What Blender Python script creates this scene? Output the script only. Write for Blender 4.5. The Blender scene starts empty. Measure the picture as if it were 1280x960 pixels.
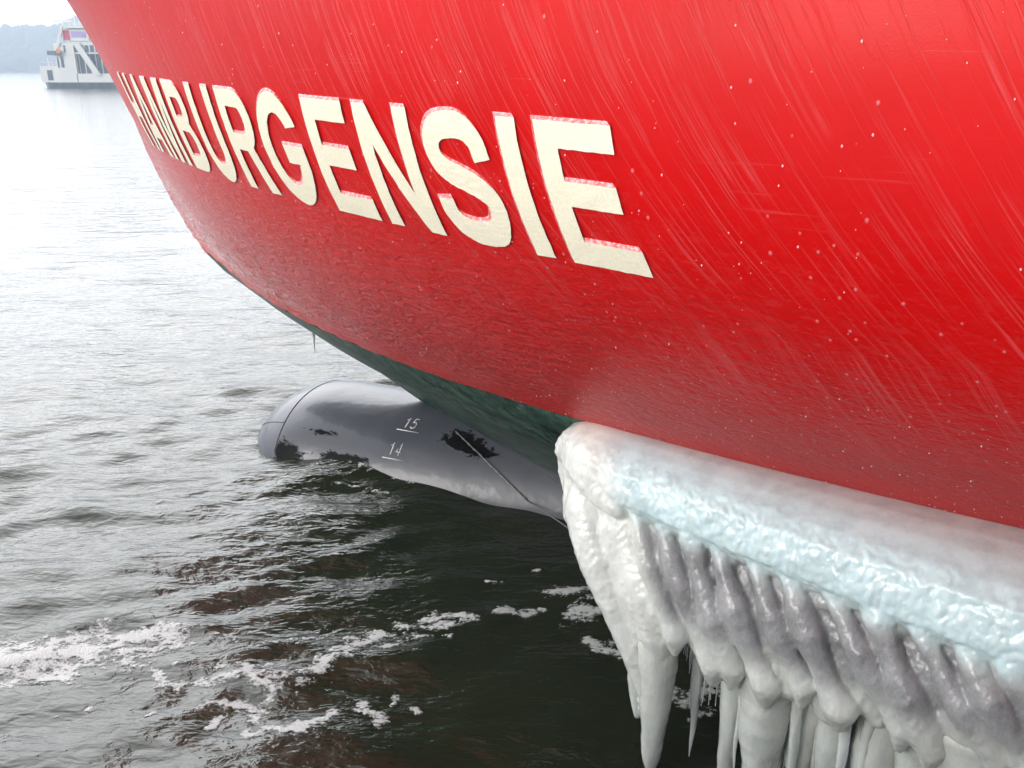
import bpy, bmesh, math, random
import numpy as np
from mathutils import Vector
from mathutils.geometry import tessellate_polygon
random.seed(7); rng = np.random.default_rng(7)
scn = bpy.context.scene
col = scn.collection
# ------------------------------------------------------------------ camera
CAMZ = 4.2; PITCH = math.radians(19.75); FPX = 1100.0
cam = bpy.data.cameras.new('camera'); co = bpy.data.objects.new('camera', cam); col.objects.link(co)
co.location = (0, 0, CAMZ); co.rotation_euler = (math.pi/2 - PITCH, 0, 0)
cam.sensor_width = 36; cam.lens = FPX/1280*36; cam.clip_start = .05; cam.clip_end = 9000
scn.camera = co
# ------------------------------------------------------------------ sky and sun (bright overcast, winter haze)
world = bpy.data.worlds.new('World'); scn.world = world; world.use_nodes = True
wn = world.node_tree; bg = wn.nodes['Background']
sky = wn.nodes.new('ShaderNodeTexSky'); sky.sky_type = 'NISHITA'; sky.sun_disc = False
sky.dust_density = 3.0; sky.air_density = 1.0
hs = wn.nodes.new('ShaderNodeHueSaturation'); hs.inputs['Saturation'].default_value = .28; hs.inputs['Value'].default_value = 1.0
wn.links.new(sky.outputs[0], hs.inputs['Color'])
# a thin, brighter part of the cloud ahead to the left
sd = Vector((-.76, -.52, .36)).normalized(); bright_dir = Vector((-.42, .72, .56)).normalized()
tcw = wn.nodes.new('ShaderNodeTexCoord'); dp = wn.nodes.new('ShaderNodeVectorMath'); dp.operation = 'DOT_PRODUCT'
wn.links.new(tcw.outputs['Generated'], dp.inputs[0]); dp.inputs[1].default_value = bright_dir
mx = wn.nodes.new('ShaderNodeMath'); mx.operation = 'MAXIMUM'; wn.links.new(dp.outputs['Value'], mx.inputs[0]); mx.inputs[1].default_value = 0
pw_ = wn.nodes.new('ShaderNodeMath'); pw_.operation = 'POWER'; wn.links.new(mx.outputs[0], pw_.inputs[0]); pw_.inputs[1].default_value = 3.5
glow = wn.nodes.new('ShaderNodeVectorMath'); glow.operation = 'SCALE'; glow.inputs[0].default_value = (1, 1, 1.02); wn.links.new(pw_.outputs[0], glow.inputs['Scale'])
gl2 = wn.nodes.new('ShaderNodeVectorMath'); gl2.operation = 'SCALE'; gl2.inputs['Scale'].default_value = 30.; wn.links.new(glow.outputs[0], gl2.inputs[0])
adw = wn.nodes.new('ShaderNodeVectorMath'); adw.operation = 'ADD'; wn.links.new(hs.outputs[0], adw.inputs[0]); wn.links.new(gl2.outputs[0], adw.inputs[1])
wn.links.new(adw.outputs[0], bg.inputs['Color']); bg.inputs['Strength'].default_value = .15
sun = bpy.data.lights.new('sun', 'SUN'); so = bpy.data.objects.new('sun', sun); col.objects.link(so)
sun.energy = .6; sun.angle = math.radians(20); sun.color = (1, .96, .9)
sky.sun_elevation = math.asin(sd.z); sky.sun_rotation = math.atan2(sd.x, sd.y)
so.rotation_euler = sd.to_track_quat('Z', 'Y').to_euler()
scn.view_settings.view_transform = 'Standard'; scn.view_settings.look = 'None'
scn.view_settings.exposure = .40; scn.view_settings.gamma = 1.0
scn.view_settings.use_curve_mapping = False
scn.render.engine = 'CYCLES'
try:
    scn.cycles.volume_bounces = 1
except Exception: pass

# ------------------------------------------------------------------ noise
_perm = np.random.default_rng(3).permutation(512).astype(np.int64)
_g = np.random.default_rng(4).normal(size=(512, 3)); _g /= np.linalg.norm(_g, axis=1)[:, None]
def perlin(x, y, z=0.0):
    x, y, z = np.broadcast_arrays(np.asarray(x, float), np.asarray(y, float), np.asarray(z, float))
    xi, yi, zi = np.floor(x).astype(np.int64), np.floor(y).astype(np.int64), np.floor(z).astype(np.int64)
    xf, yf, zf = x-xi, y-yi, z-zi
    u, v, w = [t*t*t*(t*(t*6-15)+10) for t in (xf, yf, zf)]
    def gr(i, j, k):
        h = _perm[(_perm[(_perm[(xi+i) & 511] + yi+j) & 511] + zi+k) & 511]
        g = _g[h]
        return g[..., 0]*(xf-i) + g[..., 1]*(yf-j) + g[..., 2]*(zf-k)
    def lp(a, b, t): return a+(b-a)*t
    x00 = lp(gr(0,0,0), gr(1,0,0), u); x10 = lp(gr(0,1,0), gr(1,1,0), u)
    x01 = lp(gr(0,0,1), gr(1,0,1), u); x11 = lp(gr(0,1,1), gr(1,1,1), u)
    return lp(lp(x00, x10, v), lp(x01, x11, v), w)*1.6
def fbm(x, y, z=0.0, oct=4):
    s = 0; a = 1
    for i in range(oct):
        s = s + a*perlin(np.asarray(x)*2**i+17*i, np.asarray(y)*2**i+5*i, np.asarray(z)*2**i); a *= .5
    return s/1.6
def sstep(a, b, x):
    t = np.clip((x-a)/(b-a), 0, 1); return t*t*(3-2*t)

# ------------------------------------------------------------------ object helpers
ORG = {}
def empty(name, loc, label, cat, group=None):
    o = bpy.data.objects.new(name, None); col.objects.link(o); o.location = loc; o.empty_display_size = .3
    o['label'] = label; o['category'] = cat
    if group: o['group'] = group
    ORG[o.name] = np.array(loc, float); return o
def mesh_obj(name, V, Fc, mat, parent=None, smooth=True, origin=None, mats=None, fmat=None, uv=None, col_attr=None):
    V = np.asarray(V, float)
    org = ORG[parent.name] if parent is not None else (np.zeros(3) if origin is None else np.array(origin, float))
    me = bpy.data.meshes.new(name); V2 = V-org
    if isinstance(Fc, np.ndarray):
        n, k = Fc.shape
        me.vertices.add(len(V2)); me.vertices.foreach_set('co', V2.astype(np.float32).ravel())
        me.loops.add(n*k); me.loops.foreach_set('vertex_index', Fc.astype(np.int32).ravel())
        me.polygons.add(n); me.polygons.foreach_set('loop_start', (np.arange(n)*k).astype(np.int32))
        me.update(calc_edges=True)
    else:
        me.from_pydata([tuple(v) for v in V2], [], [tuple(int(i) for i in f) for f in Fc])
    me.validate()
    if smooth: me.polygons.foreach_set('use_smooth', np.ones(len(me.polygons), bool))
    for m in (mats or [mat]): me.materials.append(m)
    if fmat is not None: me.polygons.foreach_set('material_index', np.asarray(fmat, np.int32))
    if uv is not None:
        ul = me.uv_layers.new(name='UVMap'); li = np.zeros(len(me.loops), np.int32); me.loops.foreach_get('vertex_index', li)
        ul.data.foreach_set('uv', np.asarray(uv, np.float32)[li].ravel())
    if col_attr is not None:
        for nm, dat in col_attr.items():
            ca = me.color_attributes.new(nm, 'FLOAT_COLOR', 'POINT')
            d = np.ones((len(V2), 4), np.float32); d[:, :dat.shape[1]] = dat; ca.data.foreach_set('color', d.ravel())
    me.update()
    o = bpy.data.objects.new(name, me); col.objects.link(o)
    if parent is not None:
        o.parent = parent; ORG[o.name] = org
    else:
        o.location = org; ORG[o.name] = org
    return o
def tag(o, label, cat, group=None, kind=None):
    o['label'] = label; o['category'] = cat
    if group: o['group'] = group
    if kind: o['kind'] = kind
    return o
def gridf(nu, nv, flip=False, wrap=False):
    i = np.arange(nu-1)[:, None]; j = np.arange(nv if wrap else nv-1)[None, :]; j2 = (j+1) % nv
    a = i*nv+j; b = (i+1)*nv+j; c = (i+1)*nv+j2; d = i*nv+j2
    Fq = np.stack(np.broadcast_arrays(a, b, c, d), -1).reshape(-1, 4)
    return Fq[:, ::-1].copy() if flip else Fq
class MB:
    def __init__(s): s.v = []; s.f = []
    def add(s, v, f):
        n = len(s.v); s.v += [tuple(x) for x in v]; s.f += [tuple(i+n for i in q) for q in f]
    def box(s, x0, x1, y0, y1, z0, z1, R=None, skew=0):
        v = [(x, y, z) for x in (x0, x1) for y in (y0, y1) for z in (z0, z1)]
        if skew: v = [(x+skew*(z-z0), y, z) for x, y, z in v]
        if R is not None: v = [R(p) for p in v]
        s.add(v, [(0,1,3,2),(4,6,7,5),(0,4,5,1),(2,3,7,6),(0,2,6,4),(1,5,7,3)])
    def tube(s, P, r, n=8, R=None):
        P = [np.array(p, float) for p in P]; m = len(P); rs = r if hasattr(r, '__len__') else [r]*m; v = []
        for i, p in enumerate(P):
            d = P[min(i+1, m-1)]-P[max(i-1, 0)]; d /= np.linalg.norm(d)
            u = np.cross(d, (0, 0, 1) if abs(d[2]) < .9 else (1, 0, 0)); u /= np.linalg.norm(u); w = np.cross(d, u)
            for k in range(n):
                a = 2*math.pi*k/n; v.append(p+rs[i]*(u*math.cos(a)+w*math.sin(a)))
        if R is not None: v = [R(p) for p in v]
        f = [(i*n+k, i*n+(k+1) % n, (i+1)*n+(k+1) % n, (i+1)*n+k) for i in range(m-1) for k in range(n)]
        f += [tuple(range(n))[::-1], tuple((m-1)*n+k for k in range(n))]
        s.add(v, f)
    def build(s, name, mat, parent=None, smooth=False, **k): return mesh_obj(name, s.v, s.f, mat, parent, smooth, **k)

# ------------------------------------------------------------------ materials
def nodes(name):
    m = bpy.data.materials.new(name); m.use_nodes = True; n = m.node_tree
    return m, n, n.nodes['Principled BSDF']
def N(n, t, **k):
    o = n.nodes.new(t)
    for a, b in k.items():
        if a in o.inputs: o.inputs[a].default_value = b
        else: setattr(o, a, b)
    return o
def setp(p, **k):
    for a, b in k.items():
        a = a.replace('_', ' ')
        p.inputs[a].default_value = b if not (isinstance(b, tuple) and len(b) == 3 and 'Radius' not in a) else (*b, 1)
def ramp(n, src, stops):
    r = n.nodes.new('ShaderNodeValToRGB'); n.links.new(src, r.inputs[0]); e = r.color_ramp.elements
    while len(e) < len(stops): e.new(.5)
    for q, (pz, c) in zip(e, stops): q.position = pz; q.color = (c, c, c, 1) if not hasattr(c, '__len__') else (*c, 1)
    return r.outputs[0]
def math_(n, op, a, b=None, clamp=False):
    m = n.nodes.new('ShaderNodeMath'); m.operation = op; m.use_clamp = clamp
    for i, x in enumerate((a, b)):
        if x is None: continue
        if isinstance(x, (int, float)): m.inputs[i].default_value = x
        else: n.links.new(x, m.inputs[i])
    return m.outputs[0]
def mixc(n, fac, a, b):
    m = n.nodes.new('ShaderNodeMix'); m.data_type = 'RGBA'
    for i, x in ((0, fac), (6, a), (7, b)):
        if isinstance(x, (int, float)): m.inputs[i].default_value = x
        elif isinstance(x, tuple): m.inputs[i].default_value = (*x, 1)
        else: n.links.new(x, m.inputs[i])
    return m.outputs[2]
def bump(n, h, strength, dist, prev=None):
    b = n.nodes.new('ShaderNodeBump'); b.inputs['Strength'].default_value = strength; b.inputs['Distance'].default_value = dist
    n.links.new(h, b.inputs['Height'])
    if prev is not None: n.links.new(prev, b.inputs['Normal'])
    return b.outputs[0]
def noise_(n, vec, scale, detail=3, rough=.5, dist=0):
    t = N(n, 'ShaderNodeTexNoise'); t.inputs['Scale'].default_value = scale; t.inputs['Detail'].default_value = detail
    t.inputs['Roughness'].default_value = rough; t.inputs['Distortion'].default_value = dist
    if vec is not None: n.links.new(vec, t.inputs['Vector'])
    return t.outputs['Fac']
def mapping(n, vec, sc, rot=(0, 0, 0)):
    m = n.nodes.new('ShaderNodeMapping'); m.inputs['Scale'].default_value = sc; m.inputs['Rotation'].default_value = rot
    n.links.new(vec, m.inputs['Vector']); return m.outputs[0]

def plain(name, c, rough=.5, metal=0., coat=0., nscale=8, var=.15):
    m, n, p = nodes(name); setp(p, Roughness=rough, Metallic=metal, Coat_Weight=coat)
    tc = N(n, 'ShaderNodeTexCoord'); f = noise_(n, tc.outputs['Object'], nscale, 4)
    dk = tuple(x*(1-var) for x in c); lt = tuple(min(1, x*(1+var)) for x in c)
    n.links.new(mixc(n, f, dk, lt), p.inputs['Base Color']); return m

def hull_paint(name, base, kind):
    m, n, p = nodes(name)
    uvn = N(n, 'ShaderNodeUVMap'); uv = uvn.outputs[0]
    tc = N(n, 'ShaderNodeTexCoord'); ob = tc.outputs['Object']
    sep = N(n, 'ShaderNodeSeparateXYZ'); n.links.new(uv, sep.inputs[0]); u, v = sep.outputs[0], sep.outputs[1]
    # frozen runs of spray that follow the frames of the hull
    wob = noise_(n, mapping(n, uv, (2.2, 2.2, 1)), 1.0, 2)
    up_ = math_(n, 'MAXIMUM', math_(n, 'SUBTRACT', v, 3.2), 0.0)
    uw = math_(n, 'ADD', math_(n, 'ADD', u, math_(n, 'ADD', math_(n, 'MULTIPLY', v, .12), math_(n, 'MULTIPLY', up_, .42))), math_(n, 'MULTIPLY', wob, .03))
    cx = N(n, 'ShaderNodeCombineXYZ'); n.links.new(uw, cx.inputs[0]); n.links.new(v, cx.inputs[1])
    s1 = noise_(n, mapping(n, cx.outputs[0], (30, .55, 1)), 1.0, 2, .6)
    s2 = noise_(n, mapping(n, cx.outputs[0], (75, 1.5, 1)), 1.0, 2, .6)
    l1 = ramp(n, s1, [(.55, 0), (.585, 1), (.625, .0)])
    l2 = ramp(n, s2, [(.58, 0), (.66, 1)])
    brk = ramp(n, noise_(n, mapping(n, uv, (3.2, 2.5, 1)), 1.0, 3), [(.40, 0), (.62, 1)])
    strk = math_(n, 'ADD', math_(n, 'MULTIPLY', l1, brk), math_(n, 'MULTIPLY', l2, .6), True)
    # frozen droplets
    vo = N(n, 'ShaderNodeTexVoronoi'); vo.inputs['Scale'].default_value = 1; n.links.new(mapping(n, ob, (30, 30, 22)), vo.inputs['Vector'])
    drop = ramp(n, vo.outputs['Distance'], [(.0, 1), (.16, .75), (.24, 0)])
    rnd = N(n, 'ShaderNodeSeparateColor'); n.links.new(vo.outputs['Color'], rnd.inputs[0])
    patch = noise_(n, mapping(n, ob, (1.6, 1.6, 1.6)), 1.0, 3)
    low = ramp(n, v, [(0, 1), (1, 0)]) if False else math_(n, 'SUBTRACT', 1.0, math_(n, 'MULTIPLY', math_(n, 'SUBTRACT', v, 2.3), .62), True)
    low = math_(n, 'MAXIMUM', low, 0.0)
    thr = math_(n, 'ADD', math_(n, 'MULTIPLY', math_(n, 'MULTIPLY', patch, low), .55), .03)
    drop = math_(n, 'MULTIPLY', drop, math_(n, 'LESS_THAN', rnd.outputs[0], thr))
    # lumpy glaze
    g1 = noise_(n, mapping(n, uv, (12, 26, 1), (0, 0, .25)), 1.0, 3, .55, .4)
    g2 = noise_(n, mapping(n, uv, (34, 70, 1), (0, 0, .25)), 1.0, 2, .5, .2)
    glow = math_(n, 'ADD', math_(n, 'MULTIPLY', low, 1.0), .03, True)
    fwd = math_(n, 'SUBTRACT', 1.0, math_(n, 'MULTIPLY', u, .11), True)       # the glaze is thickest at the stem
    glow = math_(n, 'MULTIPLY', glow, math_(n, 'ADD', math_(n, 'MULTIPLY', math_(n, 'SUBTRACT', v, 2.12), 3.5), .15, True))
    glaze = math_(n, 'MULTIPLY', glow, math_(n, 'ADD', math_(n, 'MULTIPLY', fwd, 1.0), .18))
    h = math_(n, 'ADD', math_(n, 'MULTIPLY', g1, glaze), math_(n, 'MULTIPLY', math_(n, 'MULTIPLY', g2, glaze), .45))
    nb = bump(n, h, 1.0, .065)
    nb = bump(n, math_(n, 'MULTIPLY', strk, math_(n, 'SUBTRACT', 1.0, math_(n, 'MULTIPLY', low, .8))), .5, .004, nb)
    nb = bump(n, drop, .8, .006, nb)
    fine = noise_(n, ob, 160, 2); nb = bump(n, fine, .16, .004, nb)
    # colour : paint, with a thin white frost in the runs and drops
    blot = noise_(n, mapping(n, ob, (2.5, 2.5, 1.2)), 1.0, 4)
    cb = mixc(n, blot, tuple(x*.88 for x in base), tuple(min(1, x*1.1) for x in base))
    frost_c = (.80, .40, .40) if kind == 'red' else (.30, .36, .33)
    frost = math_(n, 'MULTIPLY', strk, .11 if kind == 'red' else .12)
    frost = math_(n, 'MAXIMUM', frost, math_(n, 'MULTIPLY', drop, .4 if kind == 'red' else .1))
    gp = math_(n, 'ADD', math_(n, 'MULTIPLY', ramp(n, g1, [(.54, 0), (.70, 1)]), .6), ramp(n, g2, [(.60, 0), (.70, 1)]), True)  # bright flecks on the glaze lumps: highlights painted into the colour
    frost = math_(n, 'MAXIMUM', frost, math_(n, 'MULTIPLY', math_(n, 'MULTIPLY', gp, glaze), .5 if kind == 'red' else .1))
    scf = noise_(n, mapping(n, uv, (1.5, 40, 1)), 1.0, 3, .6)
    scm = ramp(n, noise_(n, mapping(n, uv, (1.1, 3.0, 1)), 1.0, 3), [(.56, 0), (.68, 1)])
    scuff = math_(n, 'MULTIPLY', ramp(n, scf, [(.60, 0), (.65, 1)]), scm)
    frost = math_(n, 'MAXIMUM', frost, math_(n, 'MULTIPLY', scuff, .07 if kind == 'red' else .05))
    film = math_(n, 'MULTIPLY', math_(n, 'MULTIPLY', math_(n, 'MULTIPLY', math_(n, 'POWER', fwd, 1.6), patch), low), .62 if kind == 'red' else .0)
    frost = math_(n, 'ADD', frost, film, True)
    if kind == 'green':
        alg = ramp(n, noise_(n, mapping(n, ob, (10, 10, 4)), 1.0, 5, .65), [(.38, 0), (.62, 1)])
        cb = mixc(n, alg, (.007, .016, .012), (.055, .12, .092))
        sc = ramp(n, noise_(n, mapping(n, cx.outputs[0], (14, 26, 1), (0, 0, .7)), 1.0, 3, .6), [(.60, 0), (.70, 1)])
        cb = mixc(n, math_(n, 'MULTIPLY', sc, .7), cb, (.20, .28, .25))
        boot = math_(n, 'ADD', sep.outputs[1], math_(n, 'MULTIPLY', noise_(n, mapping(n, ob, (3, 3, 3)), 1.0, 3), .12))
        gfac = math_(n, 'LESS_THAN', boot, .66)
        cb = mixc(n, gfac, cb, (.10, .10, .115))
    n.links.new(mixc(n, frost, cb, frost_c), p.inputs['Base Color'])
    setp(p, Roughness=.42, Coat_Weight=.5, Coat_Roughness=.07, Coat_IOR=1.45)
    n.links.new(math_(n, 'ADD', math_(n, 'MULTIPLY', math_(n, 'MULTIPLY', glaze, fwd), 1.25), .08, True), p.inputs['Coat Weight'])
    p.inputs['Specular IOR Level'].default_value = .12
    n.links.new(nb, p.inputs['Normal']); n.links.new(nb, p.inputs['Coat Normal'])
    return m
M = {}
M['red'] = hull_paint('red_hull_paint', (.50, .0008, .001), 'red')
M['green'] = hull_paint('green_bottom_paint', (.02, .05, .04), 'green')

def letter_mat(name, c, rough, bs):
    m, n, p = nodes(name); tc = N(n, 'ShaderNodeTexCoord'); ob = tc.outputs['Object']
    b = noise_(n, ob, 6, 4); s = ramp(n, noise_(n, ob, 110, 2), [(.35, .0), (.6, 1)])
    cc = mixc(n, b, tuple(x*.93 for x in c), c); cc = mixc(n, s, tuple(x*.86 for x in c), cc)
    n.links.new(cc, p.inputs['Base Color']); setp(p, Roughness=rough, Coat_Weight=.3, Coat_Roughness=.3)
    nb = bump(n, noise_(n, ob, 55, 3), bs, .01); n.links.new(nb, p.inputs['Normal']); n.links.new(nb, p.inputs['Coat Normal']); return m
M['cream'] = letter_mat('cream_letter_paint', (.82, .77, .60), .5, .16)
def edge_mat():
    m, n, p = nodes('iced_red_edge'); tc = N(n, 'ShaderNodeTexCoord'); ob = tc.outputs['Object']
    g = ramp(n, noise_(n, ob, 60, 3), [(.42, 0), (.66, 1)])
    n.links.new(mixc(n, math_(n, 'ADD', math_(n, 'MULTIPLY', g, .6), .12), (.66, .004, .006), (.88, .60, .60)), p.inputs['Base Color'])
    setp(p, Roughness=.35, Coat_Weight=1., Coat_Roughness=.1)
    nb = bump(n, noise_(n, ob, 60, 3), .8, .015); n.links.new(nb, p.inputs['Normal']); n.links.new(nb, p.inputs['Coat Normal']); return m
M['edge'] = edge_mat()

def ice_mat(name, base, trans=0., sss=.5, rough=.22, attr=False, bs=.35):
    m, n, p = nodes(name); tc = N(n, 'ShaderNodeTexCoord'); ob = tc.outputs['Object']
    bl = noise_(n, mapping(n, ob, (9, 9, 4)), 1.0, 4, .6)
    if attr:
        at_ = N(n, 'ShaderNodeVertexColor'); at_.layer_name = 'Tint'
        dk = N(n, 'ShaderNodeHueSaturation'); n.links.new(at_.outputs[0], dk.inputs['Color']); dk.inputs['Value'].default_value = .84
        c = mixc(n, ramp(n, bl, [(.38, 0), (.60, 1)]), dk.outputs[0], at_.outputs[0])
    else:
        c = mixc(n, ramp(n, bl, [(.35, 0), (.65, 1)]), tuple(x*.86 for x in base), base)
    sp = ramp(n, noise_(n, ob, 70, 3, .6), [(.40, .0), (.62, 1)])
    c2 = mixc(n, math_(n, 'MULTIPLY', sp, (.06 if attr else .08)), c, (.95, .97, .97))
    n.links.new(c2, p.inputs['Base Color'])
    setp(p, Roughness=rough, IOR=1.31, Transmission_Weight=trans, Subsurface_Weight=sss, Coat_Weight=.75, Coat_Roughness=.08)
    p.inputs['Subsurface Radius'].default_value = (.6, .8, 1.0); p.inputs['Subsurface Scale'].default_value = .05
    h1, h2 = noise_(n, mapping(n, ob, (38, 38, 22)), 1.0, 3, .55), noise_(n, ob, 140, 2)
    if attr: h1 = math_(n, 'MULTIPLY', h1, at_.outputs['Alpha']); h2 = math_(n, 'MULTIPLY', h2, at_.outputs['Alpha'])
    nb = bump(n, h1, bs, .02)
    nb = bump(n, h2, bs*.5, .006, nb)
    n.links.new(nb, p.inputs['Normal']); n.links.new(nb, p.inputs['Coat Normal']); return m
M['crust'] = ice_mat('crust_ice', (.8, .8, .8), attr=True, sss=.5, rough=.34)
M['milky'] = ice_mat('milky_ice', (.68, .715, .67), sss=.6, trans=.0, rough=.22, bs=.3)
M['clear'] = ice_mat('clear_ice', (.80, .84, .82), trans=.12, sss=.5, rough=.12, bs=.4)
M['bead'] = ice_mat('frozen_droplet', (.90, .72, .72), trans=.2, sss=0., rough=.15, bs=.0)

def bulb_mat():
    m, n, p = nodes('wet_grey_bulb_paint'); tc = N(n, 'ShaderNodeTexCoord'); ob = tc.outputs['Object']
    at_ = N(n, 'ShaderNodeVertexColor'); at_.layer_name = 'BlackAmt'; sc = N(n, 'ShaderNodeSeparateColor'); n.links.new(at_.outputs[0], sc.inputs[0])
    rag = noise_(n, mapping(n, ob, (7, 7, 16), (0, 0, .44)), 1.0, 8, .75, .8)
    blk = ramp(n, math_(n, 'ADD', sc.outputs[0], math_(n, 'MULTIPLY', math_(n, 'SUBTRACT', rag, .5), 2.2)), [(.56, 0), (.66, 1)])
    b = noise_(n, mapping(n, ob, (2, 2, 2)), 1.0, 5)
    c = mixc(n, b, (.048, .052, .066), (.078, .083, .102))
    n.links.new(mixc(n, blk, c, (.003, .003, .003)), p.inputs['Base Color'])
    setp(p, Roughness=.35, Coat_Weight=.4, Coat_Roughness=.12, Coat_IOR=1.45)
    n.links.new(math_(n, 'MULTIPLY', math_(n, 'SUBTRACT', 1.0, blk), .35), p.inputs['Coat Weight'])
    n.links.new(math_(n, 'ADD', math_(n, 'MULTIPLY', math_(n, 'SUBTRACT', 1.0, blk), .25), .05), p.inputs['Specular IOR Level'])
    nb = bump(n, noise_(n, mapping(n, ob, (3, 3, 3)), 1.0, 3), .25, .04)
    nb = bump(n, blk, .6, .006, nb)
    n.links.new(nb, p.inputs['Normal']); n.links.new(nb, p.inputs['Coat Normal']); return m
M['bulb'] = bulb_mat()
M['mark'] = plain('draught_mark_paint', (.62, .62, .60), .5, nscale=60, var=.3)
M['seam'] = plain('weld_seam', (.05, .05, .06), .4, coat=.6)

def water_mat():
    m, n, p = nodes('river_water'); g = N(n, 'ShaderNodeNewGeometry'); ps = g.outputs['Position']
    nb = bump(n, noise_(n, mapping(n, ps, (5, 9, 1), (0, 0, .15)), 1.0, 4, .55, .5), .55, .035)
    nb = bump(n, noise_(n, mapping(n, ps, (1.0, 2.4, 1), (0, 0, -.1)), 1.0, 4, .55), .5, .16, nb)
    n.links.new(nb, p.inputs['Normal'])
    b = noise_(n, mapping(n, ps, (.5, .5, 1)), 1.0, 3)
    n.links.new(mixc(n, b, (.010, .0135, .006), (.022, .027, .012)), p.inputs['Base Color'])
    setp(p, Roughness=.09, IOR=1.5)
    return m
M['water'] = water_mat()
def foam_mat():
    m, n, p = nodes('river_foam'); tc = N(n, 'ShaderNodeTexCoord'); ob = tc.outputs['Object']
    vo = N(n, 'ShaderNodeTexVoronoi'); vo.inputs['Scale'].default_value = 90; n.links.new(ob, vo.inputs['Vector'])
    n.links.new(mixc(n, noise_(n, ob, 30, 3), (.55, .56, .55), (.80, .81, .80)), p.inputs['Base Color'])
    setp(p, Roughness=.4)
    at_ = N(n, 'ShaderNodeVertexColor'); at_.layer_name = 'Cover'; sc = N(n, 'ShaderNodeSeparateColor'); n.links.new(at_.outputs[0], sc.inputs[0])
    lace = noise_(n, mapping(n, ob, (26, 38, 26)), 1.0, 5, .7, .3)
    al = math_(n, 'ADD', math_(n, 'MULTIPLY', sc.outputs[0], 1.3), math_(n, 'MULTIPLY', math_(n, 'SUBTRACT', lace, .5), 4.2))
    n.links.new(ramp(n, al, [(.05, 0), (.95, .92)]), p.inputs['Alpha'])
    nb = bump(n, vo.outputs['Distance'], .8, .01); n.links.new(nb, p.inputs['Normal']); return m
M['foam'] = foam_mat()

# ------------------------------------------------------------------ ship frame and hull form
TH = math.radians(25); FX = np.array([-math.cos(TH), math.sin(TH)]); SX = np.array([math.sin(TH), math.cos(TH)]); C0 = -8.1
def w3(a, c, z):
    a, c, z = np.broadcast_arrays(np.asarray(a, float), np.asarray(c, float), np.asarray(z, float))
    return np.stack([a*FX[0]-c*SX[0], a*FX[1]-c*SX[1], z], -1)
def at(x, y, c=None, z=None, Y=None):
    lx = x-640.; vy = y-480.; dn = math.cos(PITCH)*vy+math.sin(PITCH)*FPX; fw = math.cos(PITCH)*FPX-math.sin(PITCH)*vy
    if c is not None: t = c/-(lx*SX[0]+fw*SX[1])
    elif Y is not None: t = Y/fw
    else: t = (CAMZ-z)/dn
    return np.array([lx*t, fw*t, CAMZ-dn*t])
def ac(p): return p[0]*FX[0]+p[1]*FX[1], -(p[0]*SX[0]+p[1]*SX[1])
ZL = (2.1, 3.1, 4.1)
HP = np.array([[7.8782, 3.9932, 3.9627, 1.1743], [8.5419, 5.3003, 4.4694, 1.1898], [8.8338, 6.1799, 5.113, 1.0192]])
def quad(z, v):
    z = np.asarray(z, float); zc = np.clip(z, 2.1, 4.9); o = 0; dd = 0
    for i in range(3):
        l = 1.
        for j in range(3):
            if j != i: l = l*(zc-ZL[j])/(ZL[i]-ZL[j])
        o = o+l*v[i]
    return o
SZ = [-2.0, -.8, 0, .48, 1.0, 1.35, 1.61, 1.9, 2.1]; SA = [2.2, 3.0, 3.9, 4.62, 5.65, 6.42, 7.08, 7.62, 7.878]
def stem_a(z):
    z = np.asarray(z, float)
    return np.where(z < 2.1, np.interp(z, SZ, SA), quad(z, HP[:, 0]) + np.maximum(z-4.9, 0)*.15)
def halfb(d, z):
    d = np.maximum(d, 0); z = np.asarray(z, float)
    Bm, L, p = quad(z, HP[:, 1]), quad(z, HP[:, 2]), quad(z, HP[:, 3])
    B = Bm*(1-np.exp(-(d/L)**p)) + .09*np.sqrt(1-(1-np.minimum(d/.12, 1))**2)*np.exp(-d/.8)
    B = B*np.where(z < 2.1, 1-.17*(2.1-z), 1)
    return B
def hull_ac(d, z): return stem_a(z)-d, C0+halfb(d, z)
def hullP(d, z): a, c = hull_ac(d, z); return w3(a, c, z)
def hullN(d, z):
    e = 1e-3; A = hullP(d+e, z)-hullP(d-e, z); Bv = hullP(d, z+e)-hullP(d, z-e)
    n = np.cross(Bv, A); n /= np.linalg.norm(n, axis=-1, keepdims=True)
    s = np.sign(-(n[..., 0]*SX[0]+n[..., 1]*SX[1])); s = np.where(s == 0, 1, s)
    return n*s[..., None]

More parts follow.
